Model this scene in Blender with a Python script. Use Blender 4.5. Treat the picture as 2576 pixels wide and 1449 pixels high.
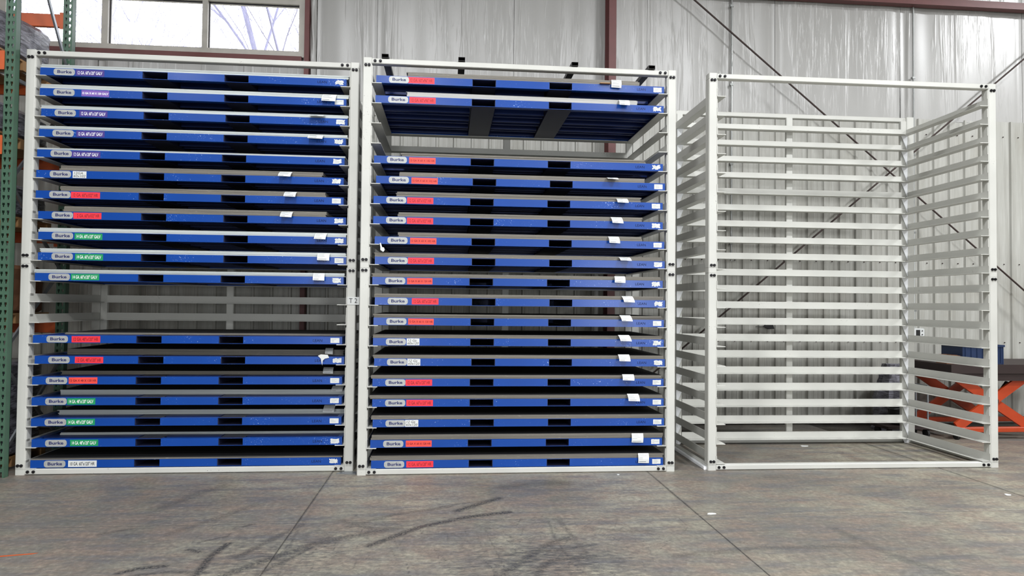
import bpy, math, random
import numpy as np
from mathutils import Matrix, Vector
random.seed(7); rng = np.random.default_rng(11)
for o in list(bpy.data.objects): bpy.data.objects.remove(o)
S = bpy.context.scene
COL = S.collection

# ---------------------------------------------------------------- camera
cam = bpy.data.cameras.new('camera'); camo = bpy.data.objects.new('camera', cam); COL.objects.link(camo)
cam.sensor_fit = 'HORIZONTAL'; cam.sensor_width = 36; cam.lens = 1716.2*36/2576
cam.clip_end = 200
YAW, PITCH, ROLL = .0900, .0245, .0102
cy, sy, cp, sp = math.cos(YAW), math.sin(YAW), math.cos(PITCH), math.sin(PITCH)
fw = Vector((sy*cp, cy*cp, sp)); r0 = Vector((cy, -sy, 0)); u0 = r0.cross(fw)
cr, sr = math.cos(ROLL), math.sin(ROLL)
rt = cr*r0+sr*u0; up = -sr*r0+cr*u0
M = Matrix.Identity(4)
for i in range(3): M[i][0] = rt[i]; M[i][1] = up[i]; M[i][2] = -fw[i]
M[2][3] = 1.7622
camo.matrix_world = M
S.camera = camo
# ---------------------------------------------------------------- world, lights, exposure
S.view_settings.view_transform = 'Standard'; S.view_settings.look = 'None'
S.view_settings.gamma = 1; S.view_settings.use_curve_mapping = False
S.view_settings.exposure = 0.05
W = bpy.data.worlds.new('sky'); S.world = W; W.use_nodes = True
bg = W.node_tree.nodes['Background']; bg.inputs[0].default_value = (.93, .95, 1, 1); bg.inputs[1].default_value = 6.0
def area(x, y, z, p, sx=.9, sy_=.9, col=(.965, .98, 1)):
    l = bpy.data.lights.new('high_bay_light', 'AREA'); l.shape = 'RECTANGLE'; l.size = sx; l.size_y = sy_
    l.energy = p; l.color = col
    o = bpy.data.objects.new('high_bay_light', l); COL.objects.link(o); o.location = (x, y, z)
LIGHTS = [(12.3, 5.8, 780), (5.2, 2.2, 700), (-1.2, 2.2, 500), (-7.5, 3.0, 190),
          (11.5, -4.5, 560), (4.8, -5, 420), (-1.2, -5, 420), (-7.5, -5, 300), (4.8, -13, 600), (-1.2, -13, 600)]
for x, y, p in LIGHTS: area(x, y, 8.2, p)
def rear_fill(x, p):      # added fill light at the wall behind the camera, reaching between the shelves
    l = bpy.data.lights.new('rear_fill_light', 'AREA'); l.shape = 'RECTANGLE'; l.size = 3.6; l.size_y = 4.2; l.energy = p; l.color = (.95, .98, 1)
    o = bpy.data.objects.new('rear_fill_light', l); COL.objects.link(o); o.location = (x, -20.9, 2.3); o.rotation_euler = (math.pi/2, 0, 0)
for x, p in ((9.0, 1150), (-4.5, 750)): rear_fill(x, p)

# ---------------------------------------------------------------- helpers
class MB:
    def __init__(s): s.v = []; s.f = []
    def quadgrid(s, P, n, m):
        b = len(s.v); s.v += P
        for i in range(n-1):
            for j in range(m-1):
                a = b+i*m+j; s.f.append((a, a+1, a+m+1, a+m))
        return s
    def box(s, x0, x1, y0, y1, z0, z1):
        b = len(s.v)
        s.v += [(x0,y0,z0),(x1,y0,z0),(x1,y1,z0),(x0,y1,z0),(x0,y0,z1),(x1,y0,z1),(x1,y1,z1),(x0,y1,z1)]
        s.f += [tuple(b+i for i in q) for q in ((0,3,2,1),(4,5,6,7),(0,1,5,4),(1,2,6,5),(2,3,7,6),(3,0,4,7))]
        return s
    def prism(s, prof, axis, a, b):
        """extrude a closed 2-D profile (counter-clockwise) along axis 0/1/2 from a to b"""
        n = len(prof); k = len(s.v)
        def P(p, t):
            return [(t,p[0],p[1]), (p[0],t,p[1]), (p[0],p[1],t)][axis]
        s.v += [P(p, a) for p in prof]+[P(p, b) for p in prof]
        for i in range(n):
            j = (i+1) % n; q = (k+i, k+j, k+n+j, k+n+i)
            s.f.append(q if axis != 1 else q[::-1])
        e0 = tuple(k+i for i in range(n)); e1 = tuple(k+n+i for i in range(n))
        if axis == 1: s.f += [e0, e1[::-1]]
        else: s.f += [e0[::-1], e1]
        return s
    def cbox(s, x0, x1, y0, y1, z0, z1, axis=2, c=.008):
        A = [(y0,y1,z0,z1,x0,x1), (x0,x1,z0,z1,y0,y1), (x0,x1,y0,y1,z0,z1)][axis]
        a0,a1,b0,b1,t0,t1 = A
        return s.prism([(a0+c,b0),(a1-c,b0),(a1,b0+c),(a1,b1-c),(a1-c,b1),(a0+c,b1),(a0,b1-c),(a0,b0+c)], axis, t0, t1)
    def tube(s, p, q, r, r2=None, n=8, caps=True):
        p = Vector(p); q = Vector(q); r2 = r if r2 is None else r2
        d = (q-p).normalized(); t = Vector((0,0,1)) if abs(d.z) < .9 else Vector((1,0,0))
        e = d.cross(t).normalized(); g = d.cross(e); k = len(s.v)
        for c, rr in ((p, r), (q, r2)):
            for i in range(n):
                a = 2*math.pi*i/n; w = c+e*math.cos(a)*rr+g*math.sin(a)*rr; s.v.append(tuple(w))
        for i in range(n):
            j = (i+1) % n; s.f.append((k+i, k+n+i, k+n+j, k+j))
        if caps: s.f += [tuple(k+i for i in range(n)), tuple(k+n+i for i in range(n))[::-1]]
        return s
    def slab(s, p, q, w, t, up=(0,0,1)):
        """flat bar from p to q, width w across, thickness t along up-ish"""
        p = Vector(p); q = Vector(q); d = (q-p).normalized(); n = Vector(up); n = (n-d*n.dot(d)).normalized(); e = d.cross(n)
        k = len(s.v)
        for c in (p, q):
            for a, b in ((-1,-1),(1,-1),(1,1),(-1,1)): s.v.append(tuple(c+e*a*w/2+n*b*t/2))
        s.f += [tuple(k+i for i in z) for z in ((0,1,2,3),(7,6,5,4),(0,4,5,1),(1,5,6,2),(2,6,7,3),(3,7,4,0))]
        return s
    def mesh(s, name, smooth=False):
        me = bpy.data.meshes.new(name); me.from_pydata(s.v, [], s.f); me.update()
        if smooth: me.polygons.foreach_set('use_smooth', [True]*len(me.polygons))
        return me
def put(name, me, mat, parent=None, loc=(0,0,0), rot=(0,0,0), label=None, cat=None, group=None, kind=None):
    if isinstance(me, MB): me = me.mesh(name)
    if mat is not None and not me.materials: me.materials.append(mat)
    o = bpy.data.objects.new(name, me); COL.objects.link(o); o.location = loc; o.rotation_euler = rot
    if parent: o.parent = parent
    if label: o['label'] = label
    if cat: o['category'] = cat
    if group: o['group'] = group
    if kind: o['kind'] = kind
    return o
def thing(name, label, cat, loc=(0,0,0), rz=0, group=None):
    o = bpy.data.objects.new(name, None); COL.objects.link(o); o.empty_display_size = .1
    o.location = loc; o.rotation_euler = (0,0,rz); o['label'] = label; o['category'] = cat
    if group: o['group'] = group
    return o
# ---- node materials
def lin(c): return tuple(((v/255)/12.92 if v/255 <= .04045 else ((v/255+.055)/1.055)**2.4) for v in c)
class NM:
    def __init__(s, name):
        s.m = bpy.data.materials.new(name); s.m.use_nodes = True; s.t = s.m.node_tree; s.N = s.t.nodes; s.L = s.t.links
        s.b = s.N['Principled BSDF']; s.tc = s.N.new('ShaderNodeTexCoord'); s.oi = None
    def set(s, **k):
        for a, v in k.items():
            n = a.replace('_', ' ')
            i = s.b.inputs[n]
            if hasattr(v, 'links') or isinstance(v, bpy.types.NodeSocket): s.L.new(v, i)
            elif isinstance(v, (tuple, list)): i.default_value = (*v[:3], 1)
            else: i.default_value = v
        return s
    def map(s, scale=(1,1,1), rot=(0,0,0), gen='Object'):
        n = s.N.new('ShaderNodeMapping'); n.inputs['Scale'].default_value = scale; n.inputs['Rotation'].default_value = rot
        s.L.new(s.tc.outputs[gen], n.inputs[0]); return n.outputs[0]
    def noise(s, scale=5, detail=3, rough=.5, vec=None, rand=False, dist=0):
        n = s.N.new('ShaderNodeTexNoise'); n.noise_dimensions = '4D' if rand else '3D'
        n.inputs['Scale'].default_value = scale; n.inputs['Detail'].default_value = detail; n.inputs['Roughness'].default_value = rough
        n.inputs['Distortion'].default_value = dist
        s.L.new(vec if vec is not None else s.tc.outputs['Object'], n.inputs['Vector'])
        if rand:
            if not s.oi: s.oi = s.N.new('ShaderNodeObjectInfo')
            k = s.N.new('ShaderNodeMath'); k.operation = 'MULTIPLY'; k.inputs[1].default_value = 37
            s.L.new(s.oi.outputs['Random'], k.inputs[0]); s.L.new(k.outputs[0], n.inputs['W'])
        return n.outputs[0]
    def ramp(s, v, stops):
        n = s.N.new('ShaderNodeValToRGB'); e = n.color_ramp.elements
        for i, (p, c) in enumerate(stops):
            x = e[i] if i < 2 else e.new(p); x.position = p
            x.color = (*c, 1) if isinstance(c, (tuple, list)) else (c, c, c, 1)
        s.L.new(v, n.inputs[0]); return n.outputs[0]
    def mix(s, f, a, b):
        n = s.N.new('ShaderNodeMix'); n.data_type = 'RGBA'
        for v, i in ((f, 0), (a, 6), (b, 7)):
            if isinstance(v, bpy.types.NodeSocket): s.L.new(v, n.inputs[i])
            elif isinstance(v, (tuple, list)): n.inputs[i].default_value = (*v[:3], 1)
            else: n.inputs[i].default_value = v
        return n.outputs[2]
    def math(s, op, a, b=0.):
        n = s.N.new('ShaderNodeMath'); n.operation = op
        for v, i in ((a, 0), (b, 1)):
            if isinstance(v, bpy.types.NodeSocket): s.L.new(v, n.inputs[i])
            else: n.inputs[i].default_value = v
        return n.outputs[0]
    def bump(s, h, strength=.3, dist=.01):
        n = s.N.new('ShaderNodeBump'); n.inputs['Strength'].default_value = strength; n.inputs['Distance'].default_value = dist
        s.L.new(h, n.inputs['Height']); s.L.new(n.outputs[0], s.b.inputs['Normal']); return s
    def attr(s, name):
        n = s.N.new('ShaderNodeAttribute'); n.attribute_name = name; return n.outputs['Fac']
def plain(name, c, rough=.5, metal=0., var=.08, scale=8, rand=True):
    m = NM(name); a = lin(c); n = m.noise(scale, 3, rand=rand)
    m.set(Base_Color=m.mix(m.ramp(n, [(.3, 0.), (.7, 1.)]), tuple(v*(1-var) for v in a), tuple(min(1, v*(1+var)) for v in a)), Roughness=rough, Metallic=metal)
    return m.m
def paint(name, c, rough, chipc, amount, bumpy=.05, coat=0.):
    m = NM(name); a = lin(c)
    big = m.noise(2.2, 2, rand=True); fine = m.noise(70, 5, .7, rand=True)
    f = m.math('ADD', fine, m.math('MULTIPLY', big, .35))
    chip = m.ramp(f, [(amount, 0.), (amount+.012, 1.)])
    tone = m.mix(m.ramp(big, [(.3, 0.), (.7, 1.)]), tuple(v*.93 for v in a), tuple(min(1, v*1.05) for v in a))
    m.set(Base_Color=m.mix(chip, tone, lin(chipc)), Roughness=rough, Coat_Weight=coat, Coat_Roughness=.15, Specular_IOR_Level=.3 if name.startswith('blue') else .5)
    m.bump(m.noise(40, 3, rand=True), bumpy, .002)
    return m.m
MT = {}
MT['white_old'] = paint('cream_rack_paint', (192, 192, 186), .38, (80, 76, 70), .865)
MT['white_new'] = paint('white_rack_paint', (240, 242, 245), .36, (90, 88, 85), .97)
MT['blue'] = paint('blue_pallet_paint', (9, 64, 146), .3, (150, 172, 210), .835, .08, .08)
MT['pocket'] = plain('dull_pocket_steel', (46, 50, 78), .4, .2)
MT['blue_shaded'] = plain('shaded_blue_paint', (9, 38, 98), .45)  # same pallet blue, darkened to paint in the shade on the underside
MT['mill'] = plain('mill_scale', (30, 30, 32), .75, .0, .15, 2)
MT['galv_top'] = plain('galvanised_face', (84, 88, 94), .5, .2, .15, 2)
MT['badge'] = plain('brushed_badge', (168, 170, 168), .42, .2, .06, 30)
MT['navy'] = plain('navy_print', (32, 38, 92), .5)
MT['black_ink'] = plain('black_ink', (28, 28, 30), .6)
MT['white_ink'] = plain('white_ink', (236, 236, 238), .5)
MT['dark_red_ink'] = plain('dark_red_ink', (132, 16, 26), .6)
MT['stencil'] = plain('stencil_black', (4, 12, 44), .95)
MT['purple'] = plain('purple_label', (64, 48, 128), .45)
MT['lilac'] = plain('lilac_label', (116, 86, 168), .45)
MT['red'] = plain('red_label', (226, 44, 58), .5)
MT['orange_red'] = plain('faded_red_label', (232, 72, 60), .5)
MT['green_label'] = plain('green_label', (18, 140, 84), .45)
MT['paper'] = plain('paper', (208, 210, 208), .7, 0, .04)
MT['paper_ink'] = plain('paper_print', (110, 118, 122), .7)
MT['bolt'] = plain('black_bolt', (34, 33, 36), .35, .6)
MT['tube_black'] = plain('black_steel_tube', (46, 44, 44), .45, .3)
MT['brown'] = plain('brown_primer', (98, 52, 50), .5)
MT['rod'] = plain('brown_rod', (50, 34, 30), .6)
MT['galv_conduit'] = plain('conduit', (150, 152, 150), .35, .6)
MT['green'] = plain('green_upright_paint', (62, 92, 74), .42)
MT['orange'] = plain('orange_beam_paint', (182, 82, 36), .45)
MT['orange_lift'] = plain('orange_lift_paint', (168, 58, 20), .45)
MT['galv'] = plain('galvanised_brace', (138, 142, 146), .38, .7)
MT['bin_blue'] = plain('blue_bin_plastic', (20, 40, 74), .45)
MT['dark_steel'] = plain('dark_brown_steel', (46, 34, 32), .6, .2)
MT['black_rubber'] = plain('black_rubber', (22, 22, 22), .7)
MT['wood'] = plain('raw_wood', (158, 120, 78), .7)
MT['card'] = plain('brown_cardboard', (120, 82, 56), .8)
MT['frame_alu'] = plain('window_aluminium', (172, 168, 160), .45, .2)
MT['window_black'] = plain('window_gasket', (40, 38, 42), .6)
MT['bark'] = plain('bark', (176, 176, 204), .9, 0, .2, 3)
MT['shell'] = plain('building_shell', (150, 148, 142), .8)
MT['earth'] = plain('outside_ground', (120, 118, 104), .9)
def sheetmat(name, c1, c2, metal, rough):
    m = NM(name)
    v = m.map((1.2, 1.2, 420)); n = m.noise(1, 4, .6, v, True)
    v2 = m.map((14, 6, 260)); n2 = m.noise(1, 2, .5, v2, True)
    base = m.mix(m.ramp(n, [(.32, 0.), (.68, 1.)]), lin(c1), lin(c2))
    hi = m.ramp(n2, [(.69, 0.), (.72, 1.)])
    m.set(Base_Color=m.mix(m.math('MULTIPLY', hi, .55), base, lin((205, 200, 180))), Metallic=metal, Roughness=rough); return m.m
MT['sheet_g'] = sheetmat('galvanised_sheet', (168, 174, 174), (216, 222, 220), .1, .35)
MT['sheet_d'] = sheetmat('hot_rolled_sheet', (88, 85, 79), (142, 137, 127), .1, .5)
MT['sheet_l'] = sheetmat('pickled_sheet', (150, 150, 148), (196, 196, 192), .1, .4)
# concrete
m = NM('polished_concrete')
n1 = m.noise(.45, 4, .6); n2 = m.noise(3.2, 6, .65); n3 = m.noise(24, 5, .7)
st = m.noise(1, 5, .65, m.map((1.5, 7, 1), (0, 0, .5)))
c = m.mix(m.ramp(n1, [(.40, 0.), (.58, 1.)]), lin((156, 152, 134)), lin((114, 111, 102)))
c = m.mix(m.ramp(n2, [(.40, 0.), (.62, .8)]), c, lin((130, 114, 102)))
c = m.mix(m.ramp(st, [(.46, 0.), (.64, .75)]), c, lin((94, 95, 98)))
c = m.mix(m.ramp(n3, [(.38, .55), (.6, 0.)]), c, lin((82, 79, 74)))
c = m.mix(m.ramp(n3, [(.58, 0.), (.78, .5)]), c, lin((170, 165, 152)))
dn = m.noise(1, 6, .7, m.map((9, 30, 1), (0, 0, .55)))
dirt = m.math('MULTIPLY', m.attr('dirt'), m.ramp(dn, [(.40, .05), (.60, 1.)]))
c = m.mix(dirt, c, lin((62, 62, 63)))
sn = m.noise(55, 4, .7); scf = m.math('MULTIPLY', m.attr('scuff'), m.ramp(sn, [(.40, .25), (.58, 1.)]))
c = m.mix(m.math('MINIMUM', m.math('MULTIPLY', scf, 1.35), .92), c, lin((42, 42, 43)))
m.set(Base_Color=c, Roughness=m.ramp(n2, [(.3, .38), (.7, .58)]), Specular_IOR_Level=.5)
m.bump(n3, .12, .003); MT['concrete'] = m.m
# insulation facing: glossy white vinyl with vertical wrinkles
m = NM('vinyl_insulation_facing')
w1 = m.noise(1, 3, .5, m.map((7, 1, .45)), True, .4); w2 = m.noise(1, 3, .6, m.map((42, 1, 2.4)), True, .2); w3 = m.noise(1, 2, .5, m.map((1.1, 1, .6)), True)
ridge = m.ramp(w1, [(.55, 0.), (.72, 1.)]); fine = m.math('MULTIPLY', m.ramp(w2, [(.56, 0.), (.72, 1.)]), m.ramp(w3, [(.42, 0.), (.58, 1.)]))
cell = m.N.new('ShaderNodeTexVoronoi'); cell.inputs['Scale'].default_value = 90; cell.feature = 'DISTANCE_TO_EDGE'
m.L.new(m.tc.outputs['Object'], cell.inputs['Vector'])
h = m.math('ADD', m.math('MULTIPLY', ridge, .8), m.math('ADD', m.math('MULTIPLY', fine, .35), m.math('MULTIPLY', cell.outputs['Distance'], .05)))
m.set(Base_Color=m.mix(m.math('MULTIPLY', fine, .55), lin((162, 161, 158)), lin((214, 214, 212))), Roughness=.36, Specular_IOR_Level=.8); m.bump(h, .5, .022); MT['vinyl'] = m.m  # fine streaks: wrinkle highlights painted into the base colour
m = NM('liner_panel_paint')
v = m.noise(1, 4, .65, m.map((14, 1, .8)), True); d = m.noise(1.3, 4, .6)
c = m.mix(m.ramp(v, [(.35, 0.), (.7, 1.)]), lin((154, 153, 146)), lin((180, 180, 174)))
c = m.mix(m.ramp(d, [(.52, 0.), (.8, .4)]), c, lin((140, 134, 118)))
m.set(Base_Color=c, Roughness=.35); m.bump(v, .15, .004); MT['liner'] = m.m
m = NM('shrink_wrap')
v = m.noise(1, 6, .7, m.map((5, 5, 26), (.5, .6, 0)), True, 1.2)
m.set(Base_Color=m.mix(m.ramp(v, [(.4, 0.), (.62, 1.)]), lin((62, 60, 68)), lin((140, 140, 152))), Roughness=.16, Specular_IOR_Level=.8)
m.bump(v, .9, .02); MT['wrap'] = m.m
m = NM('window_glass'); nt = m.t
tr = m.N.new('ShaderNodeBsdfTransparent'); gl = m.N.new('ShaderNodeBsdfGlossy'); gl.inputs['Roughness'].default_value = .02
mx = m.N.new('ShaderNodeMixShader'); fr = m.N.new('ShaderNodeFresnel'); fr.inputs[0].default_value = 1.22
m.L.new(fr.outputs[0], mx.inputs[0]); m.L.new(tr.outputs[0], mx.inputs[1]); m.L.new(gl.outputs[0], mx.inputs[2])
m.L.new(mx.outputs[0], m.N['Material Output'].inputs[0]); MT['glass'] = m.m
# ---- lettering cache
_txt = {}
def letters(s, w, h, bold=0., key=None):
    """flat mesh of the string, left-bottom at origin in the XZ plane facing -Y, scaled to w x h"""
    k = (s, w, h, bold)
    if k in _txt: return _txt[k]
    cu = bpy.data.curves.new('t', 'FONT'); cu.body = s; cu.size = 1; cu.offset = bold; cu.shear = .22 if '\n' in s else 0; cu.resolution_u = 2; cu.align_x = 'LEFT'
    cu.space_line = .85
    o = bpy.data.objects.new('t', cu); COL.objects.link(o)
    me = bpy.data.meshes.new_from_object(o.evaluated_get(bpy.context.evaluated_depsgraph_get()))
    bpy.data.objects.remove(o); bpy.data.curves.remove(cu)
    co = np.array([v.co[:] for v in me.vertices]); mn = co.min(0); mxx = co.max(0); sc = (mxx-mn)
    co = (co-mn)/np.where(sc < 1e-6, 1, sc)
    new = [(a*w, 0, b*h) for a, b, _ in co]
    me2 = bpy.data.meshes.new('lettering'); me2.from_pydata(new, [], [tuple(p.vertices) for p in me.polygons]); me2.update()
    bpy.data.meshes.remove(me); _txt[k] = me2; return me2
_vm = {}
def variant(me, mat):
    k = (me.name, mat.name)
    if k not in _vm:
        c = me.copy(); c.materials.clear(); c.materials.append(mat); _vm[k] = c
    return _vm[k]

# ================================================================ FLOOR
YW = 9.92
fl = put('floor', MB().box(-15, 17, -21, 10.2, -.30, -.014), MT['dark_steel'], kind='structure')
XJ = [-14.44, -11.13, -7.82, -4.51, -1.2, 2.11, 5.42, 8.73, 12.04, 15.35]
YJ = [-20.8, -10.9, -7.6, -4.3, -1.0, 2.33, 5.63, 9.05, 10.1]
STROKES = [(((-0.56,5.08),(-0.21,5.48),(0.18,5.71),(0.52,5.82)),.024,.8),(((0.08,5.88),(0.46,6.24)),.026,.75),(((-0.19,5.92),(0.12,6.1),(0.33,6.16)),.014,.4),
(((-0.77,5.51),(-0.45,5.8),(0.01,6.0)),.019,.45),(((-1.61,4.59),(-1.63,4.93),(-1.59,5.18)),.018,.8),(((-2.11,4.67),(-2.02,4.74),(-1.87,4.77)),.02,.7),(((-1.83,5.07),(-1.74,5.02)),.016,.7),
(((-1.44,4.58),(-1.17,4.9),(-0.95,5.16),(-0.51,5.4)),.029,.55),(((-1.44,4.92),(-1.27,5.31),(-1.15,5.58)),.02,.45),(((-1.81,5.22),(-1.65,5.34)),.01,.5),(((-1.6,5.56),(-1.53,5.63)),.013,.5),
(((-0.85,5.67),(-0.54,5.41),(-0.39,5.46)),.023,.45),(((-1.23,4.56),(-1.02,4.97),(-0.88,5.29)),.014,.5),(((-2.01,4.61),(-1.82,4.67),(-1.56,4.64)),.013,.5),
(((0.35,4.46),(0.57,4.79),(0.81,5.1),(0.95,5.18)),.024,.5),(((0.43,4.84),(0.78,4.9),(1.09,5.0)),.016,.45),(((0.58,4.45),(0.7,4.71),(1.04,4.76)),.018,.5),(((0.9,5.67),(0.96,5.09),(0.99,4.77)),.014,.35),
(((0.82,5.57),(0.81,5.19),(0.85,4.63)),.007,.4),(((0.29,5.4),(0.4,4.46)),.006,.4),(((-2.61,5.44),(-2.44,5.56)),.016,.4),(((-2.44,6.08),(-2.24,6.63),(-2.14,6.76)),.043,.3),(((-2.11,5.41),(-1.84,5.83),(-1.67,6.15)),.027,.3),
(((-1.08,4.55),(-1.15,5.31),(-1.15,6.24)),.007,.3),(((1.6,4.73),(2.24,4.85),(3.0,4.84)),.027,.3),(((3.08,5.24),(3.17,4.63),(3.34,4.27)),.03,.3),(((0.55,6.62),(0.87,6.75),(1.15,6.74)),.057,.4),(((1.11,5.36),(1.35,5.29),(1.6,5.28)),.025,.3)]
for _ in range(420):
    x = random.choice([random.gauss(.75, .35), random.gauss(-.9, .5), random.gauss(.3, 1.2)]); y = random.uniform(4.3, 5.6); a = random.choice([.5, 1.4, -1.2, 2.2])+random.gauss(0, .35); L = random.uniform(.05, .35)
    STROKES.append((((x, y), (x+L*math.cos(a), y+L*math.sin(a))), .0032, random.uniform(.15, .6)))
BLOBS = [(.7, 4.7, .75, .42, .95), (-1.2, 4.95, .7, .5, .75), (-2.25, 6.3, .35, .6, .4), (.9, 6.65, .45, .25, .5), (3.3, 4.7, .9, .5, .35), (-.3, 5.6, .6, .25, .4),
         (3.39, 6.86, .22, .10, .8), (3.75, 6.65, .3, .08, .4), (3.5, 7.95, .28, .12, .55), (4.0, 7.85, .2, .1, .6), (5.6, 7.0, .2, .06, .6), (1.8, 5.4, .7, .3, .3)]
def fields(X, Y):
    sc = np.zeros_like(X); dt = np.zeros_like(X)
    for pts, w, s in STROKES:
        for (ax, ay), (bx, by) in zip(pts[:-1], pts[1:]):
            m_ = (X > min(ax, bx)-.12) & (X < max(ax, bx)+.12) & (Y > min(ay, by)-.12) & (Y < max(ay, by)+.12)
            if not m_.any(): continue
            x = X[m_]; y = Y[m_]; dx, dy = bx-ax, by-ay
            t = np.clip(((x-ax)*dx+(y-ay)*dy)/(dx*dx+dy*dy+1e-9), 0, 1)
            d = np.hypot(x-ax-t*dx, y-ay-t*dy)
            w2_ = w*1.7 if w > .006 else w
            sc[m_] = np.maximum(sc[m_], s*np.clip(1.35-d/w2_, 0, 1))
    for x, y, a, b, s in BLOBS: dt += s*np.exp(-(((X-x)/a)**2+((Y-y)/b)**2))
    return sc, np.clip(dt, 0, 1)
def slabmesh(x0, x1, y0, y1, step, yfine=None):
    xs = np.linspace(x0, x1, max(2, int((x1-x0)/step)+1))
    ys = np.linspace(y0 if yfine is None else yfine, y1, max(2, int((y1-(y0 if yfine is None else yfine))/step)+1))
    if yfine is not None: ys = np.r_[y0, ys]
    X, Y = np.meshgrid(xs, ys); n, k = X.shape
    V = np.stack([X.ravel(), Y.ravel(), np.zeros(X.size)], 1)
    idx = np.arange(n*k).reshape(n, k)
    F = np.stack([idx[:-1, :-1], idx[:-1, 1:], idx[1:, 1:], idx[1:, :-1]], -1).reshape(-1, 4)
    ring = np.r_[idx[0, :], idx[1:, -1], idx[-1, -2::-1], idx[-2:0:-1, 0]]
    lo = V[ring].copy(); lo[:, 2] = -.014; b = len(V); m_ = len(ring)
    R = np.arange(m_); Rn = (R+1) % m_
    F2 = np.stack([ring, b+R, b+Rn, ring[Rn]], 1)
    V = np.r_[V, lo]; F = np.r_[F, F2]
    me = bpy.data.meshes.new('slab'); me.vertices.add(len(V)); me.vertices.foreach_set('co', V.ravel())
    me.loops.add(F.size); me.loops.foreach_set('vertex_index', F.ravel().astype(np.int32))
    me.polygons.add(len(F)); me.polygons.foreach_set('loop_start', np.arange(0, F.size, 4, dtype=np.int32)); me.update(calc_edges=True); me.validate()
    sc, dt = fields(V[:, 0], V[:, 1]); sc[ring] = np.maximum(sc[ring], .42); sc[b:] = 1.
    for nm, a in (('scuff', sc), ('dirt', dt)):
        at = me.attributes.new(nm, 'FLOAT', 'POINT'); at.data.foreach_set('value', a.astype(np.float32))
    return me
g = .0025
for i in range(len(XJ)-1):
    for j in range(len(YJ)-1):
        x0, x1, y0, y1 = XJ[i]+g, XJ[i+1]-g, YJ[j]+.0006, YJ[j+1]-.0006
        vis = 3 <= i <= 6
        if vis and j == 5: me = slabmesh(x0, x1, y0, y1, .0105, 4.1)
        elif vis and j == 6: me = slabmesh(x0, x1, y0, y1, .02)
        else: me = slabmesh(x0, x1, y0, y1, 1.5)
        put('concrete_slab', me, MT['concrete'], fl)

# ================================================================ SHELL
ZT = 8.6; WX0, WX1, WZ0, WZ1 = -7.5, -2.10, 5.17, 6.09
wb = MB()
wb.box(-15, WX0, 9.96, 10.2, 0, ZT).box(WX1, 17, 9.96, 10.2, 0, ZT).box(WX0, WX1, 9.96, 10.2, 0, WZ0).box(WX0, WX1, 9.96, 10.2, WZ1, ZT)
wall = put('wall_back', wb, MT['shell'], kind='structure')
put('wall_left', MB().box(-15.2, -15, -21, 10.2, 0, ZT), MT['shell'], kind='structure')
put('wall_right', MB().box(17, 17.2, -21, 10.2, 0, ZT), MT['shell'], kind='structure')
put('wall_front', MB().box(-15.2, 17.2, -21.2, -21, 0, ZT), MT['shell'], kind='structure')
put('ceiling', MB().box(-15.2, 17.2, -21.2, 10.2, ZT, ZT+.2), MT['shell'], kind='structure')
# ribbed liner panels (each 4 ribs wide)
P = .256; prof = []
for k in range(4):
    b = k*P
    prof += [(b, 0), (b+.012, -.024), (b+.040, -.024), (b+.052, 0), (b+.105, 0), (b+.109, -.0022), (b+.121, -.0022), (b+.125, 0), (b+.178, 0), (b+.182, -.0022), (b+.194, -.0022), (b+.198, 0)]
prof.append((4*P-.003, 0))
mb = MB(); ZL = 4.71
for x, y in prof: mb.v += [(x, y, .02), (x, y, ZL)]
for i in range(len(prof)-1): mb.f.append((2*i, 2*i+2, 2*i+3, 2*i+1))
n = len(mb.v); mb.v += [(0, .025, .02), (0, .025, ZL), (4*P-.003, .025, ZL), (4*P-.003, .025, .02)]
mb.f += [(n, 0, 1, n+1), (n-2, n+3, n+2, n-1), (n, n+1, n+2, n+3)]
mb.f.append(tuple([1+2*i for i in range(len(prof))]+[n+2, n+1]))
lm = mb.mesh('liner_panel'); x = 4.11-P*4*12; i = 0
while x < 15.8:
    put('liner_panel', lm, MT['liner'], wall, (x, YW+(.002 if i % 2 else 0), 0)); x += 4*P; i += 1
sm = MB()
x = 4.11-P*40+.15
while x < 14:
    for z in (4.47, 2.47, 1.25): sm.tube((x, YW-.012, z), (x, YW+.01, z), .009, n=6)
    x += P
put('liner_screws', sm, MT['rod'], wall, kind='stuff')
# insulation facing above the liner, in two-metre sheets with pleated seams
def facing(x0, x1, z0, z1):
    nx = max(6, int((x1-x0)/.03)); nz = max(4, int((z1-z0)/.08)); P_ = []
    ph = [random.uniform(0, 6.28) for _ in range(5)]
    for a in range(nx):
        for b_ in range(nz):
            u = a/(nx-1); w = x0+u*(x1-x0); z = z0+(z1-z0)*b_/(nz-1)
            e = min(u, 1-u)*(x1-x0)
            y = YW+.022-.018*min(1, e/.12)-.007*math.sin(w*5+ph[0]+.7*math.sin(z*.9+ph[1]))-.003*math.sin(w*17+ph[2]+z*.5)-.004*math.sin(z*1.5+ph[3])
            if e < .06: y -= .016*(1-e/.06)
            P_.append((w-x0, y, z-z0))
    mb = MB(); mb.quadgrid(P_, nx, nz); me = mb.mesh('insulation_sheet', True)
    put('insulation_sheet', me, MT['vinyl'], wall, (x0, 0, z0))
SX = [-1.095, .889, 2.898, 4.892, 6.915, 8.956, 10.97, 12.98, 15.0]
for a, b in zip(SX[:-1], SX[1:]): facing(a, b-.006, ZL-.03, ZT)
facing(-1.95, -1.10, ZL-.03, ZT)
for a, b in ((-2.96, -2.12), (-4.93, -2.965), (-6.90, -4.935), (-7.5, -6.905)):
    facing(a, b, ZL-.03, WZ0-.01); facing(a, b, WZ1+.16, ZT)
facing(-9.5, -7.6, ZL-.03, ZT); facing(-11.5, -9.505, ZL-.03, ZT)
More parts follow.
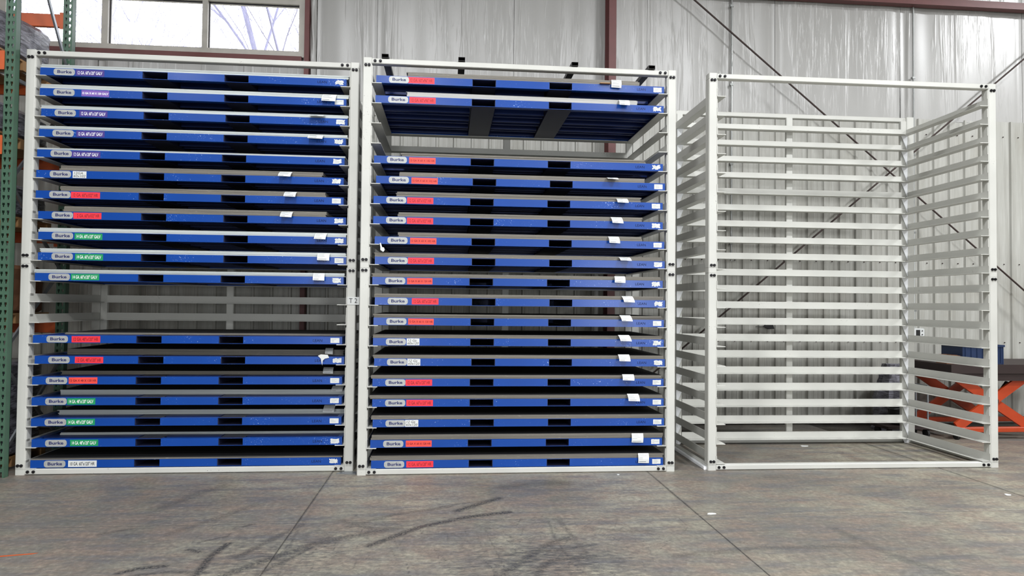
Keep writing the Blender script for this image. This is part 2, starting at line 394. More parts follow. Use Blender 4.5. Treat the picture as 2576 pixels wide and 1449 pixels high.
# window
wf = MB(); FY0, FY1 = 9.85, 9.97
PX = [(-3.446, -2.192), (-4.782, -3.522), (-6.12, -4.867), (-7.42, -6.205)]
wf.box(WX0, WX1, FY0, FY1, WZ0+.075, 5.33).box(WX0, WX1, FY0, FY1, 6.0, WZ1)
ed = [WX1]+[v for p in PX for v in (p[1], p[0])]+[WX0]
for k in range(0, len(ed), 2): wf.box(ed[k+1], ed[k], FY0, FY1, 5.33, 6.0)
win = put('window_1', wf, MT['frame_alu'], kind='structure')
for a, b in PX:
    put('window_pane', MB().box(a, b, 9.925, 9.932, 5.33, 6.0), MT['glass'], win)
    gk = MB(); t = .012
    gk.box(a, a+t, 9.90, 9.924, 5.33, 6.0).box(b-t, b, 9.90, 9.924, 5.33, 6.0).box(a, b, 9.90, 9.924, 5.33, 5.335).box(a, b, 9.90, 9.924, 6-t, 6.0)
    put('gasket', gk, MT['window_black'], win)
put('trim_1', MB().box(WX0, WX1-.04, 9.80, 9.96, WZ0, WZ0+.073), MT['brown'], kind='structure')
put('trim_2', MB().box(-2.10, -2.035, 9.78, 9.90, 0.0, ZT), MT['brown'], kind='structure')
put('trim_3', MB().box(WX0, WX1-.04, 9.80, 9.96, WZ1+.005, WZ1+.15), MT['brown'], kind='structure')
# crumpled insulation edge beside the window jamb
P_ = []
for a in range(8):
    for b_ in range(90):
        z = 2.0+b_*.073; P_.append((-2.034+a*.0125, 9.86-.06*math.sin(a/7*3.1)+.012*math.sin(z*9+a*1.1)+.008*random.uniform(-1, 1), z))
mb = MB().quadgrid(P_, 8, 90); put('insulation_edge', mb.mesh('insulation_edge', True), MT['vinyl'], wall)
# torn flap in the liner, a shallow dark metal spoon shape
mb = MB(); pr = [(-.17, .0), (-.05, .0), (.0, .05), (.04, .06), (.09, .03), (.11, -.035), (.02, -.04), (-.03, -.012), (-.05, -.008), (-.17, -.008)]
mb.prism(pr, 1, -.035, 0.0); put('torn_liner_flap', mb, MT['black_rubber'], wall, (4.74, YW-.03, 1.475))

# ================================================================ STRUCTURAL STEEL ON THE WALL
t = thing('steel_column', 'dark brown primed steel column standing against the wall behind the middle rack', 'column', (2.29, 9.72, 0))
put('front_flange', MB().cbox(-.055, .055, -.12, -.105, 0, ZT, 2, .003), MT['brown'], t)
put('web', MB().box(-.006, .006, -.105, .12, 0, ZT), MT['brown'], t)
put('rear_flange', MB().box(-.055, .055, .12, .135, 0, ZT), MT['brown'], t)
gm = MB().prism([(9.765, 6.44), (9.885, 6.44), (9.885, 6.60), (9.878, 6.60), (9.878, 6.45), (9.765, 6.45)], 0, 2.5, 14.9)
gm.box(2.5, 14.9, 9.765, 9.772, 6.45, 6.50)
put('wall_girt', gm, MT['brown'], label='long brown steel girt running across the top right of the wall', cat='steel beam')
def rod(p, q, lab):
    put('brace_rod', MB().tube(p, q, .013, n=8), MT['rod'], label=lab, cat='rod', group='diagonal bracing rods on the wall')
Yr = YW-.19
rod((2.36, Yr-.02, 7.26), (9.6, Yr-.02, 1.381), 'thin dark diagonal rod falling from upper left to lower right behind the empty rack')
rod((9.6, Yr+.02, 6.30), (2.36, Yr+.02, .29), 'thin dark diagonal rod rising from lower left to upper right behind the empty rack')
def conduit(x, z0, z1, r, lab, box=None):
    t = thing('conduit', lab, 'pipe', (x, YW-.045, z0), 0, 'vertical conduits on the wall')
    put('pipe', MB().tube((0, 0, 0), (0, 0, z1-z0), r, n=10), MT['galv_conduit'], t)
    for z in np.arange(.25, z1-z0, 1.2): put('clamp', MB().box(-r*1.8, r*1.8, -r*1.2, .03, z, z+.03), MT['galv_conduit'], t)
    return t
conduit(4.185, 2.45, ZT, .014, 'thin grey conduit ending halfway down the wall behind the empty rack')
conduit(7.095, 1.47, ZT, .013, 'thin grey conduit running down to the small white control box')
t = thing('control_box', 'small white wall box with dark screen at the foot of a conduit', 'wall control', (7.145, YW-.03, 1.40))
put('housing', MB().cbox(-.085, .085, -.05, .02, -.06, .065, 1, .015), MT['paper'], t)
put('screen', MB().box(-.05, .015, -.053, -.049, -.05, .04), MT['black_rubber'], t)
for z in (-.03, .025): put('button', MB().tube((.05, -.056, z), (.05, -.049, z), .009, n=8), MT['bolt'], t)

# ================================================================ SHEET-METAL RACKS
H, D, RW = 4.316, 1.5, 3.34
PW, PD = .093, .11
PIT, NL = .2102, 20
def post_mesh():
    b = MB()
    b.cbox(0, PW, 0, PD, 0, .056, 2).cbox(0, PW, 0, PD, .059, H/2-.031, 2).cbox(0, PW, 0, PD, H/2-.028, H/2+.028, 2)
    b.cbox(0, PW, 0, PD, H/2+.031, H-.062, 2).cbox(0, PW, 0, PD, H-.059, H, 2)
    b.box(.004, PW-.004, .004, PD-.004, .01, H-.01)
    return b.mesh('post')
POST = post_mesh()
b = MB(); b.tube((0, 0, 0), (0, -.010, 0), .0155, .0155, 10); b.tube((0, -.010, 0), (0, -.019, 0), .0125, .009, 10); BOLT = b.mesh('bolt')
RAIL = MB().cbox(PW, RW-PW, .004, .082, 0, .056, 0, .006).mesh('rail')
SL = D-PD
ANG = MB().box(0, .007, .002, D-PD, 0, .088).prism([(.007, .002), (.100, .002), (.100, D-PD-.104), (.007, D-PD-.006)], 2, 0, .007).mesh('shelf_angle')
ANGM = MB().box(-.007, 0, .002, D-PD, 0, .088).prism([(-.100, .002), (-.007, .002), (-.007, D-PD-.006), (-.100, D-PD-.104)], 2, 0, .007).mesh('shelf_angle')
BANG = MB().box(.183, RW-.183, 0, .007, 0, .088).prism([(.202, -.100), (RW-.202, -.100), (RW-.105, 0), (.105, 0)], 2, 0, .007).mesh('back_angle')
GUS = MB().prism([(0, 0), (.005, -.185), (.085, 0)], 1, 0, .007).mesh('gusset')
GUSM = MB().prism([(0, 0), (-.085, 0), (-.005, -.185)], 1, 0, .007).mesh('gusset')
INP = MB().cbox(0, .078, 0, .05, .05, H-.056, 2, .004).mesh('inner_post')
TAB = MB().box(0, .007, 0, .05, -.01, .11).mesh('weld_tab')
MIDP = MB().cbox(0, .088, 0, .05, .05, H-.056, 2).mesh('back_post')
SRAIL = MB().cbox(0, .05, PD, D-PD, 0, .05, 1, .005).mesh('side_rail')
BLEG = MB().cbox(0, .10, 0, PD, 0, H, 2).mesh('rear_post')
def rack(lab, x, y, a, z0, mat):
    t = thing('sheet_metal_rack', lab, 'rack', (x, y, 0), a, 'tall white sheet metal racks')
    for px in (0, RW-PW):
        p = put('post', POST, mat, t, (px, 0, 0))
        for z in (.095, H/2-.055, H/2+.055, H-.079):
            for dx in (-.017, .017): put('bolt', BOLT, MT['bolt'], p, (PW/2+dx, 0, z))
    for px in (0, RW-.10): put('rear_post', BLEG, mat, t, (px, D-PD, 0))
    for z in (0.004, H-.060):
        r_ = put('front_rail', RAIL, mat, t, (0, 0, z))
        for bx in (PW+.03, PW+.085, RW-PW-.03, RW-PW-.085): put('bolt', BOLT, MT['bolt'], r_, (bx, .004, .028))
        put('rear_rail', RAIL, mat, t, (0, D-.09, z))
    for px in (0, RW-.05):
        put('side_rail', SRAIL, mat, t, (px, 0, 0))
    put('back_post', MIDP, mat, t, (1.578, D-PD+.009, 0))
    for px in (.103, RW-.181): put('inner_post', INP, mat, t, (px, D-PD+.004, 0))
    for k in range(NL):
        z = z0+k*PIT
        put('shelf_angle', ANG, mat, t, (PW, 0, z)); put('shelf_angle', ANGM, mat, t, (RW-PW, 0, z))
        put('back_angle', BANG, mat, t, (0, D-PD-.004, z))
        if mat is MT['white_new']: put('gusset', GUS, mat, t, (.101, D-PD-.014, z-.001)); put('gusset', GUSM, mat, t, (RW-.101, D-PD-.014, z-.001))
        put('weld_tab', TAB, mat, t, (PW, .012, z+.075)); put('weld_tab', TAB, mat, t, (RW-PW-.007, .012, z+.075))
    return t
A1, A2, A3 = (-4.333, 7.3077, 0.), (-.9323, 7.1326, .0023), (2.7836, 7.1641, -.0069)
Z1 = .058
ra = rack('tall cream rack at left, full of blue pallets except two shelves below the middle', *A1, Z1, MT['white_old'])
rb = rack('tall cream rack in the middle with four black tubes across its top', *A2, Z1, MT['white_old'])
rc = rack('tall bright white rack at right with all its shelves empty', *A3, .0659, MT['white_new'])
pl_ = put('location_plate', MB().box(0, .125, -.004, 0, 0, .082), MT['paper'], ra, (3.252, -.001, 1.745))
put('lettering', letters('T 2', .085, .05, .0), MT['black_ink'], pl_, (.02, -.0048, .018))
ft = put('foot_bar', MB().cbox(-.032, 0, .04, D-.05, 0, .035, 1, .004), MT['white_new'], rc)

# ================================================================ PALLETS
LP, HP, DP = 3.075, .078, 1.33
OP = [(1.00, 1.25), (1.82, 2.065)]
b = MB()
for a, c_ in ((0, OP[0][0]), (OP[0][1], OP[1][0]), (OP[1][1], LP)): b.box(a, c_, 0, .006, 0, HP)
for a, c_ in OP: b.box(a, c_, 0, .006, 0, .003).box(a, c_, 0, .006, HP-.0025, HP)
for a, c_ in ((0, OP[0][0]), (OP[0][1], OP[1][0]), (OP[1][1], LP)): b.box(a, c_, .006, .055, HP-.004, HP).box(a, c_, .006, .055, 0, .004)
FRONT = b.mesh('front_rail')
BACKR = MB().box(0, LP, DP-.045, DP-.040, 0, HP).box(0, LP, DP-.04, DP, HP-.004, HP).box(0, LP, DP-.04, DP, 0, .004).mesh('rear_rail')
SIDE = MB().box(0, .006, .006, DP-.045, 0, HP).box(.006, .05, .055, DP-.045, HP-.004, HP).box(.006, .05, .055, DP-.045, 0, .004).mesh('side_rail')
SIDEM = MB().box(-.006, 0, .006, DP-.045, 0, HP).box(-.05, -.006, .055, DP-.045, HP-.004, HP).box(-.05, -.006, .055, DP-.045, 0, .004).mesh('side_rail')
def cross_mesh(a, c_):
    b = MB(); h = HP
    b.prism([(0, .012), (.022, .012), (.022, h-.006), (.21, h-.006), (.21, .012), (.232, .012), (.232, .016), (.214, .016), (.214, h), (.018, h), (.018, .016), (0, .016)], 0, a, c_)
    return b
CROSS = []
for a, c_ in ((.05, OP[0][0]-.01), (OP[0][1]+.01, OP[1][0]-.01), (OP[1][1]+.01, LP-.05)): CROSS.append((a, c_))
CM = MB()
for a, c_ in CROSS:
    m_ = cross_mesh(a, c_); k = len(CM.v); CM.v += m_.v; CM.f += [tuple(k+i for i in f) for f in m_.f]
CM = CM.mesh('cross_member')
FT = MB(); w = OP[0][1]-OP[0][0]
FT.box(0, w, .008, DP-.05, .0, .003).box(0, w, .008, DP-.05, HP-.006, HP-.003).box(0, .004, .01, DP-.05, .004, HP-.006).box(w-.004, w, .01, DP-.05, .004, HP-.006)
FT = FT.mesh('fork_pocket')
def rrect(w, h, r, n=5):
    P_ = []
    for cx_, cz, a0 in ((w-r, r, -90), (w-r, h-r, 0), (r, h-r, 90), (r, r, 180)):
        for i in range(n+1):
            a = math.radians(a0+90*i/n); P_.append((cx_+r*math.cos(a), cz+r*math.sin(a)))
    return P_
BADGE = MB().prism(rrect(.206, .068, .026), 1, -.0025, 0).mesh('name_badge')
RIV = MB().tube((0, 0, 0), (0, -.001, 0), .003, n=6).mesh('rivet')
Q = '"'
KIND = {'PA': ('12 GA. 60"x120" GALV', 'purple', 'white_ink'), 'PB': ('12 GA X 60 X 120 GALV', 'lilac', 'white_ink'), 'PC': ('12 GA. 60"x120" GALV', 'purple', 'white_ink'),
 'W1': ('12GA\n60x102', 'paper', 'black_ink'), 'RA': ('12 GA. 60"x102" HR', 'red', 'dark_red_ink'), 'RB': ('2 GA. 60"x102" HR', 'red', 'dark_red_ink'),
 'GA': ('14 GA. 60"x120" GALV', 'green_label', 'white_ink'), 'RC': ('12 GA. 48"x120" HR', 'red', 'dark_red_ink'), 'OA': ('12 GA X 48 X 120 HR', 'orange_red', 'dark_red_ink'),
 'GB': ('14 GA. 48"x120" GALV', 'green_label', 'white_ink'), 'WB': ('10 GA. 60"x120" HR', 'paper', 'black_ink'), 'RD': ('12 GA. 60"x96" HR', 'red', 'dark_red_ink'),
 'OB': ('12 GA X 60 X 102 HR', 'orange_red', 'dark_red_ink'), 'RE': ('12 GA. 60"x120" HR', 'red', 'dark_red_ink'), 'OC': ('12 GA X 60 X 120 HR', 'orange_red', 'dark_red_ink'),
 'WC': ('12 Ga\n60x120', 'paper', 'black_ink')}
COLN = {'purple': 'purple', 'lilac': 'lilac', 'paper': 'white', 'red': 'red', 'orange_red': 'faded orange-red', 'green_label': 'green'}
R1 = [(19,.132,"PA",.477,.756,.13,3.234,.0359,"g",None),(18,.133,"PB",.537,.808,.132,3.229,.0422,"g",(2.966,3.111,3.968,3.887)),(17,.149,"PA",.519,.794,.137,3.224,.038,"g",(2.837,2.993,3.747,3.72)),
(16,.134,"PA",.497,.772,.131,3.223,.0359,"g",(2.832,2.984,3.534,3.482)),(15,.124,"PC",.46,.738,.121,3.206,.0169,"g",None),(14,.118,"W1",.471,.604,.339,2.97,.0549,"d",(2.538,2.664,3.136,3.078)),
(13,.121,"RA",.462,.744,.358,3.012,.0506,"d",(2.595,2.715,2.924,2.866)),(12,.148,"RB",.489,.761,.388,3.014,.0549,"d",(2.562,2.68,2.714,2.652)),(11,.156,"GA",.507,.777,.151,3.236,.0422,"g",(2.916,3.034,2.496,2.429)),
(10,.169,"GA",.516,.788,.167,3.255,.0422,"g",(2.938,3.063,2.283,2.208)),(9,.135,"GA",.482,.756,.129,3.223,.038,"g",(2.899,3.017,2.073,1.998)),(6,.129,"RC",.502,.779,.318,3.245,.019,"d",None),
(5,.154,"RC",.541,.815,.35,3.19,.0591,"d",(2.999,3.08,1.274,1.216)),(4,.134,"OA",.486,.762,.287,3.219,.038,"d",(2.981,3.086,1.066,1.008)),(3,.135,"GB",.476,.748,.291,3.246,.0506,"g",(3.081,3.198,.867,.817)),
(2,.135,"GB",.474,.749,.273,3.243,.0506,"g",(2.997,3.114,.66,.594)),(1,.146,"GB",.515,.787,.295,3.242,.0253,"g",None),(0,.136,"WB",.499,.774,.145,3.233,.0148,"d",None)]
R2 = [(19,.136,"RD",.467,.739,.454,2.934,.0506,"d",(2.628,2.737,4.191,4.101)),(18,.131,"RD",.482,.754,.453,2.913,.0485,"l",(2.708,2.821,3.975,3.906)),(15,.126,"OB",.487,.761,.404,3.009,.038,"d",None),
(14,.15,"OB",.514,.786,.387,3.001,.0464,"d",(2.58,2.696,3.135,3.109)),(13,.126,"RA",.472,.743,.361,2.961,.0506,"d",(2.689,2.81,2.912,2.861)),(12,.127,"RA",.473,.744,.376,2.973,.0464,"d",(2.628,2.747,2.71,2.642)),
(11,.145,"OB",.509,.78,.387,2.974,.0464,"d",(2.601,2.716,2.501,2.429)),(10,.15,"RE",.489,.758,.147,3.2,.0422,"d",(2.719,2.84,2.282,2.244)),(9,.128,"OC",.484,.745,.12,3.18,.038,"d",(2.673,2.788,2.077,2.009)),
(8,.156,"RE",.535,.81,.151,3.213,.038,"d",(2.754,2.871,1.866,1.803)),(7,.145,"OC",.5,.763,.142,3.199,.038,"d",(2.732,2.849,1.662,1.603)),(6,.144,"WC",.488,.619,.139,3.193,.0359,"d",(2.716,2.837,1.451,1.392)),
(5,.163,"WC",.497,.63,.15,3.221,.0359,"d",(2.718,2.838,1.244,1.18)),(4,.144,"RE",.482,.755,.129,3.2,.0359,"d",(2.766,2.891,1.033,.978)),(3,.145,"RE",.493,.766,.12,3.214,.0401,"d",(2.819,2.942,.826,.759)),
(2,.152,"WC",.484,.618,.135,3.219,.0401,"d",None),(1,.131,"OC",.493,.758,.135,3.212,.0506,"d",(2.874,2.999,.405,.316)),(0,.143,"RE",.502,.778,.138,3.226,.0464,"d",(2.944,3.06,.194,.097))]
ORD = ['top', 'second', 'third', 'fourth', 'fifth', 'sixth', 'seventh', 'eighth', 'ninth', 'tenth', 'eleventh', 'twelfth', 'thirteenth', 'fourteenth', 'fifteenth', 'sixteenth', 'seventeenth', 'bottom']
def torn(seed):
    """remains of a shipping sticker: a rectangle with bites taken out of its edge"""
    r_ = random.Random(seed); w, h = .092, .052; P_ = []
    amp = r_.choice([0, .002, .008, .013])
    for i in range(28):
        t_ = i/28*4; s = int(t_); u = t_-s
        x, z = [(u*w, 0), (w, u*h), (w-u*w, h), (0, h-u*h)][s]
        k = r_.random()*amp*(1 if r_.random() > .4 else 0)
        x += (w/2-x)/w*2*k; z += (h/2-z)/h*2*k
        P_.append((x, z))
    return MB().prism(P_, 1, -.0008, 0).mesh('shipping_sticker')
def world(A, u, v, z):
    x, y, a = A; return (x+u*math.cos(a)-v*math.sin(a), y+u*math.sin(a)+v*math.cos(a), z)
def do_pallet(A, rn, row, idx):
    k, pu, kind, t0, t1, s0, s1, th, mt, pp = row
    pu = min(pu, .158); s1 = min(s1, 3.226); s0 = max(s0, .118)
    z = Z1+k*PIT+.008; v = .012+random.uniform(0, .008)
    txt, lc, ic = KIND[kind]
    hand = kind in ('W1', 'WC')
    side = ('left', 'middle')[rn]
    desc = {'paper': ('white handwritten tag' if hand else 'white printed tag')}.get(lc, COLN[lc]+' tag')
    pn = ORD[idx]+(' pallet' if idx in (0, 17) else ' pallet from the top')
    t = thing('steel_pallet', 'blue pallet with %s, %s in the %s rack' % (desc, pn.replace(' pallet', ''), side), 'pallet', world(A, pu, v, z), A[2], 'blue steel pallets in the racks')
    B = MT['blue']
    fr = put('front_rail', FRONT, B, t); put('rear_rail', BACKR, B, t); put('side_rail', SIDE, B, t); put('side_rail', SIDEM, B, t, (LP, 0, 0))
    for y_ in (.10, .42, .74, 1.03): put('cross_member', CM, MT['blue_shaded'], t, (0, y_, 0))
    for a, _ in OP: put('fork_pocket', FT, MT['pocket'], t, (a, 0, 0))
    bd = put('name_badge', BADGE, MT['badge'], t, (.131, -.0002, .005), label='silver badge')
    put('lettering', letters('Burke', .140, .032, .028), MT['navy'], bd, (.036, -.0032, .020))
    for x_ in (.012, .194): put('rivet', RIV, MT['galv'], bd, (x_, -.0026, .034))
    tw = t1-t0; th_ = .064 if not hand else .070; dz = random.uniform(.005, .009) if not hand else .004
    tg = put('size_label', MB().box(0, tw, -.0012, 0, 0, th_), MT[lc], t, (t0-pu, -.0002, dz), (0, random.uniform(-.008, .008), 0), label='%s size label' % COLN[lc])
    if hand: put('lettering', letters(txt, tw*.86, th_*.78, .0), MT[ic], tg, (tw*.07, -.0018, th_*.12))
    else:
        cond = '.' in txt; hh = .036 if cond else .023
        x_ = .07 if kind != 'RB' else .13
        put('lettering', letters(txt, tw*(.86 if cond else .94) - (x_-.07 if cond else 0)*tw, hh, .012 if cond else .03), MT[ic], tg, (tw*(x_ if cond else .03), -.0018, (th_-hh)/2))
    put('lettering', letters('LEAN', .095, .026, .0), MT['stencil'], t, (2.775, -.0006, .026))
    sk = put('shipping_sticker', torn(k*7+rn*100), MT['paper'], t, (2.955, -.0002, .014), label='small white sticker')
    pm = MB()
    for i in range(3): pm.box(.012, .03+random.random()*.05, -.0013, -.0009, .014+i*.011, .016+i*.011)
    put('printing', pm, MT['paper_ink'], sk)
    # sheets
    half = '48' in txt; ov = .24 if half else v+random.uniform(.0, .012); sd = 1.07 if half else 1.31
    zt = z+HP+.001; nl = max(2, round(th/.0030)); b = MB(); tl = th/nl
    gx = gy = 0
    for i in range(nl):
        if random.random() < .25: gx = random.uniform(-.010, .010); gy = random.uniform(0, .008)
        x_ = s0+gx+random.uniform(-.0012, .0012); y_ = ov+gy+random.uniform(0, .0025)
        b.box(x_, s1+gx, y_, y_+sd, i*tl+.0002, (i+1)*tl-.0004)
    mname = {'g': 'galvanised', 'd': 'dark rolled', 'l': 'pale grey'}[mt]
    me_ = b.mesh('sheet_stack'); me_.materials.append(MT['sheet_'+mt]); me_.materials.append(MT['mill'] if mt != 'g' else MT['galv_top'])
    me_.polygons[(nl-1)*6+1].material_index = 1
    st_ = put('sheet_stack', me_, None, None, world(A, 0, 0, zt), (0, 0, A[2]),
        'stack of %s sheets on the %s, %s rack' % (mname, pn, side), 'metal sheets', 'stacks of sheet metal on the pallets')
    # paper tag hanging out of the stack
    if pp:
        u0_, u1_, zt_, zb_ = pp; w = u1_-u0_; hgt = max(.012, zt_-zb_); Lh = max(.095, hgt*1.03); out = math.sqrt(max(0, Lh**2-hgt**2))
        out = min(out, .075); P_ = []; T = .0012
        ztop = zt+th-.006 if not half else min(zt_, zt+th)
        n_ = 7; f0 = -.004
        sk_ = random.uniform(-.012, .012)
        for i in range(n_):
            s = i/(n_-1)
            yy = f0-out*s-.012*math.sin(s*math.pi); zz = -hgt*s*(.75+.25*s)
            P_ += [(sk_*s, yy, zz), (w+sk_*s, yy, zz-.004*s)]
        b = MB()
        for i in range(n_):
            a, c_ = P_[2*i], P_[2*i+1]
            b.v += [a, c_, (a[0], a[1]+T, a[2]-T*.6), (c_[0], c_[1]+T, c_[2]-T*.6)]
        for i in range(n_-1):
            p = 4*i; b.f += [(p, p+4, p+5, p+1), (p+2, p+3, p+7, p+6), (p, p+2, p+6, p+4), (p+1, p+5, p+7, p+3)]
        b.f += [(0, 1, 3, 2), (4*n_-4, 4*n_-2, 4*n_-1, 4*n_-3)]
        o = put('paper_tag', b, MT['paper'], None, world(A, u0_, ov-.002, max(zt_, zt+.012)), (0, 0, A[2]), 'white paper tag hanging from sheets on the %s, %s rack' % (pn, side), 'tag', 'paper tags on the sheet stacks')
        pm = MB()
        for i, s in enumerate((.12, .3, .46, .62, .86)):
            yy = f0-out*s-.012*math.sin(s*math.pi)-.0012; zz = -hgt*s*(.75+.25*s)
            L_ = w*random.uniform(.3, .75) if i else w*.5
            pm.box(.008+sk_*s, .008+L_, yy-.0006, yy, zz-(.004 if i in (0, 4) else .0015), zz)
        put('printing', pm, MT['paper_ink'], o)
for rn, (A, rows) in enumerate(((A1, R1), (A2, R2))):
    for idx, row in enumerate(rows): do_pallet(A, rn, row, idx)
# black square tubes across the top of the middle rack
TP = ['leftmost', 'second from left', 'third from left', 'rightmost']
for i, u in enumerate((.19, .985, 2.19, 3.03)):
    b = MB(); w = .072; h = .04
    b.box(0, w, -.01, D, 0, .003).box(0, w, -.01, D, h-.003, h).box(0, .003, -.01, D, .003, h-.003).box(w-.003, w, -.01, D, .003, h-.003)
    put('steel_tube', b, MT['tube_black'], None, world(A2, u, 0, H+.001), (0, 0, A2[2]), 'black rectangular steel tube lying across the top of the middle rack, %s' % TP[i], 'steel tube', 'black tubes on top of the middle rack')
put('wood_strip', MB().box(0, .11, 0, .06, 0, .008), MT['wood'], None, world(A2, 2.50, -.02, Z1+19*PIT+.008+HP+.001), (0, 0, A2[2]), 'small tan wood shim poking out under the sheets on the middle rack top pallet', 'wood shim')
b = MB().prism([(0, 0), (.03, -.02), (.045, 0), (.038, .025), (.018, .03), (.004, .075), (-.008, .07), (.0, .03)], 1, 0, .0015)
put('paper_scrap', b, MT['paper'], None, world(A2, .205, .006, 2.315), (0, 0, 0), 'small torn white scrap above the eighth pallet of the middle rack, left end', 'paper scrap')
b = MB().prism([(0, .03), (.03, .045), (.10, .04), (.115, .01), (.07, .0), (.05, -.02), (.045, -.07), (.035, -.03), (.03, .0)], 1, 0, .0015)
put('paper_scrap', b, MT['paper'], None, world(A1, 2.96, .004, Z1+5*PIT+.068), (0, 0, 0), 'torn white wrapper scrap stuck to the thirteenth pallet of the left rack', 'paper scrap')

# ================================================================ THINGS ON THE FLOOR
put('steel_shim', MB().prism([(-.1, -.03), (.1, -.05), (.14, .05), (-.06, .06)], 2, 0, .006), MT['galv'], None, (-1.05, 7.235, 0), (0, 0, 0), 'flat grey steel shim lying between the feet of the left and middle racks', 'shim plate')
def scrap(x, y, w, d, lab, m_='paper'):
    P_ = []
    for i in range(10):
        a = i/10*6.283; k = random.uniform(.6, 1); P_.append((math.cos(a)*w*k, math.sin(a)*d*k))
    put('paper_scrap', MB().prism(P_, 2, .0005, .004), MT[m_], None, (x, y, 0), (0, 0, 0), lab, 'paper scrap')
scrap(2.236, 5.672, .055, .025, 'white paper scrap on the floor beside the joint in front of the gap between racks')
scrap(5.31, 6.09, .04, .03, 'small pale scrap on the floor at the far right, in front of the empty rack')
scrap(1.767, 7.03, .018, .018, 'tiny white scrap on the floor by the middle rack foot rail')
scrap(4.52, 8.36, .07, .035, 'white chip on the floor inside the empty rack near its back rail')
put('paint_mark', MB().prism([(-.16, -.015), (.12, .0), (.15, .02), (-.1, .012)], 2, .0003, .0012), MT['orange'], None, (-2.98, 5.03, 0), (0, 0, .15), 'orange paint streak on the floor at the lower left edge', 'paint mark')

# ================================================================ PALLET RACKING AT LEFT
t = thing('pallet_racking', 'green and orange pallet racking standing left of the cream racks', 'racking', (-4.42, 7.2, 0))
def upright(y0, flip, zt):
    """perforated C-section upright: built as strips around the teardrop slots"""
    b = MB(); x0, x1 = -.05, .05; zs = np.arange(.08, zt, .0508*1.5)
    b.box(x0, x0+.016, y0, y0+.004, 0, zt).box(-.010, .010, y0, y0+.004, 0, zt).box(x1-.016, x1, y0, y0+.004, 0, zt)
    for z in zs:
        for a, c_ in ((x0+.016, -.010), (.010, x1-.016)):
            b.box(a, c_, y0, y0+.004, z-.022, z+.012)
            b.box(a, a+.006, y0, y0+.004, z+.012, z+.030); b.box(c_-.006, c_, y0, y0+.004, z+.012, z+.030)
    b.box(x0, x0+.004, y0+.004, y0+.075, 0, zt).box(x1-.004, x1, y0+.004, y0+.075, 0, zt)
    b.box(x0, x0+.025, y0+.071, y0+.075, 0, zt).box(x1-.025, x1, y0+.071, y0+.075, 0, zt)
    return b
put('upright', upright(0, 0, 6.2), MT['green'], t); put('upright', upright(1.0, 0, 6.2), MT['green'], t)
put('upright', upright(0, 0, 6.2), MT['green'], t, (-2.75, 0, 0)); put('upright', upright(1.0, 0, 6.2), MT['green'], t, (-2.75, 0, 0))
for z0_, z1_ in ((.25, 1.05), (1.05, .25), (1.3, 2.1), (2.9, 2.1), (3.0, 3.95), (4.0, 4.0), (5.9, 4.45)):
    put('brace', MB().slab((0, .09, z0_), (0, .99, z1_), .035, .02, (1, 0, 0)), MT['galv'], t)
bz = [(4.16, .11), (4.98, .15), (3.31, .12), (2.47, .12), (1.45, .12)]
for z, hh in bz:
    for y_ in (-.002, 1.02):
        bm_ = put('beam', MB().cbox(-2.69, -.055, y_, y_+.045, z-hh/2, z+hh/2, 0, .006), MT['orange'], t)
        put('end_plate', MB().cbox(-.095, -.045, y_-.012, y_-.004, z-.10, z+.09, 1, .004), MT['orange'], bm_)
def load(x, y, z, w, d, h, m_, lab, cat='wrapped load', name='wrapped_load', slope=0):
    t = thing(name, lab, cat, (x, y, z), 0, 'loads stored on the pallet racking')
    p = MB()
    for i in range(5): p.box(-w/2+i*(w-.09)/4, -w/2+i*(w-.09)/4+.09, -d/2, d/2, .09, .11)
    for i in range(3): p.box(-w/2, w/2, -d/2+i*(d-.08)/2, -d/2+i*(d-.08)/2+.08, 0, .09)
    put('wooden_pallet', p, MT['wood'], t)
    nx, nz = 26, 14; V = []
    b = MB(); ring = []
    # rounded box ring by ring
    per = []
    for i in range(48):
        a = i/48*2*math.pi; ca, sa = math.cos(a), math.sin(a); s = (abs(ca)**8+abs(sa)**8)**(-1/8)
        per.append((ca*s*w/2, sa*s*d/2))
    lv = [(.115, .96), (.14, 1.0)]+[(.14+(h-.18)*i/8, 1.0) for i in range(1, 9)]+[(h, .93), (h+.005, .5)]
    for zz, sc in lv:
        for (px, py) in per:
            q = 1+random.uniform(-.008, .008); b.v.append((px*sc*q, py*sc*q, zz+slope*(py/d+.5)*(zz/h)))
    n = 48
    for j in range(len(lv)-1):
        for i in range(n):
            k2 = (i+1) % n; b.f.append((j*n+i, j*n+k2, (j+1)*n+k2, (j+1)*n+i))
    b.f += [tuple(range(n))[::-1], tuple((len(lv)-1)*n+i for i in range(n))]
    put('load', b.mesh('load', False), MT[m_], t)
for z, h, m_, lab, sl in ((4.215, .50, 'wrap', 'shrink-wrapped load high on the green racking, level with the left rack top', .1), (3.37, .42, 'wrap', 'grey wrapped load below the top one on the green racking', 0),
        (2.53, .45, 'wrap', 'wrapped load at mid height on the green racking', 0), (1.51, .62, 'card', 'brown carton load low on the green racking', 0), (.0, 1.1, 'wrap', 'dark wrapped load standing on the floor under the green racking', 0)):
    load(-5.16, 7.72, z, 1.15, 1.12, h, m_, lab, slope=sl)
for z, h, m_, lab, sl in ((4.215, .6, 'wrap', 'shrink-wrapped load at the far left end of the top racking level', 0), (2.53, .5, 'card', 'carton load at the far left end of the racking', 0)):
    load(-6.36, 7.72, z, 1.15, 1.0, h, m_, lab)

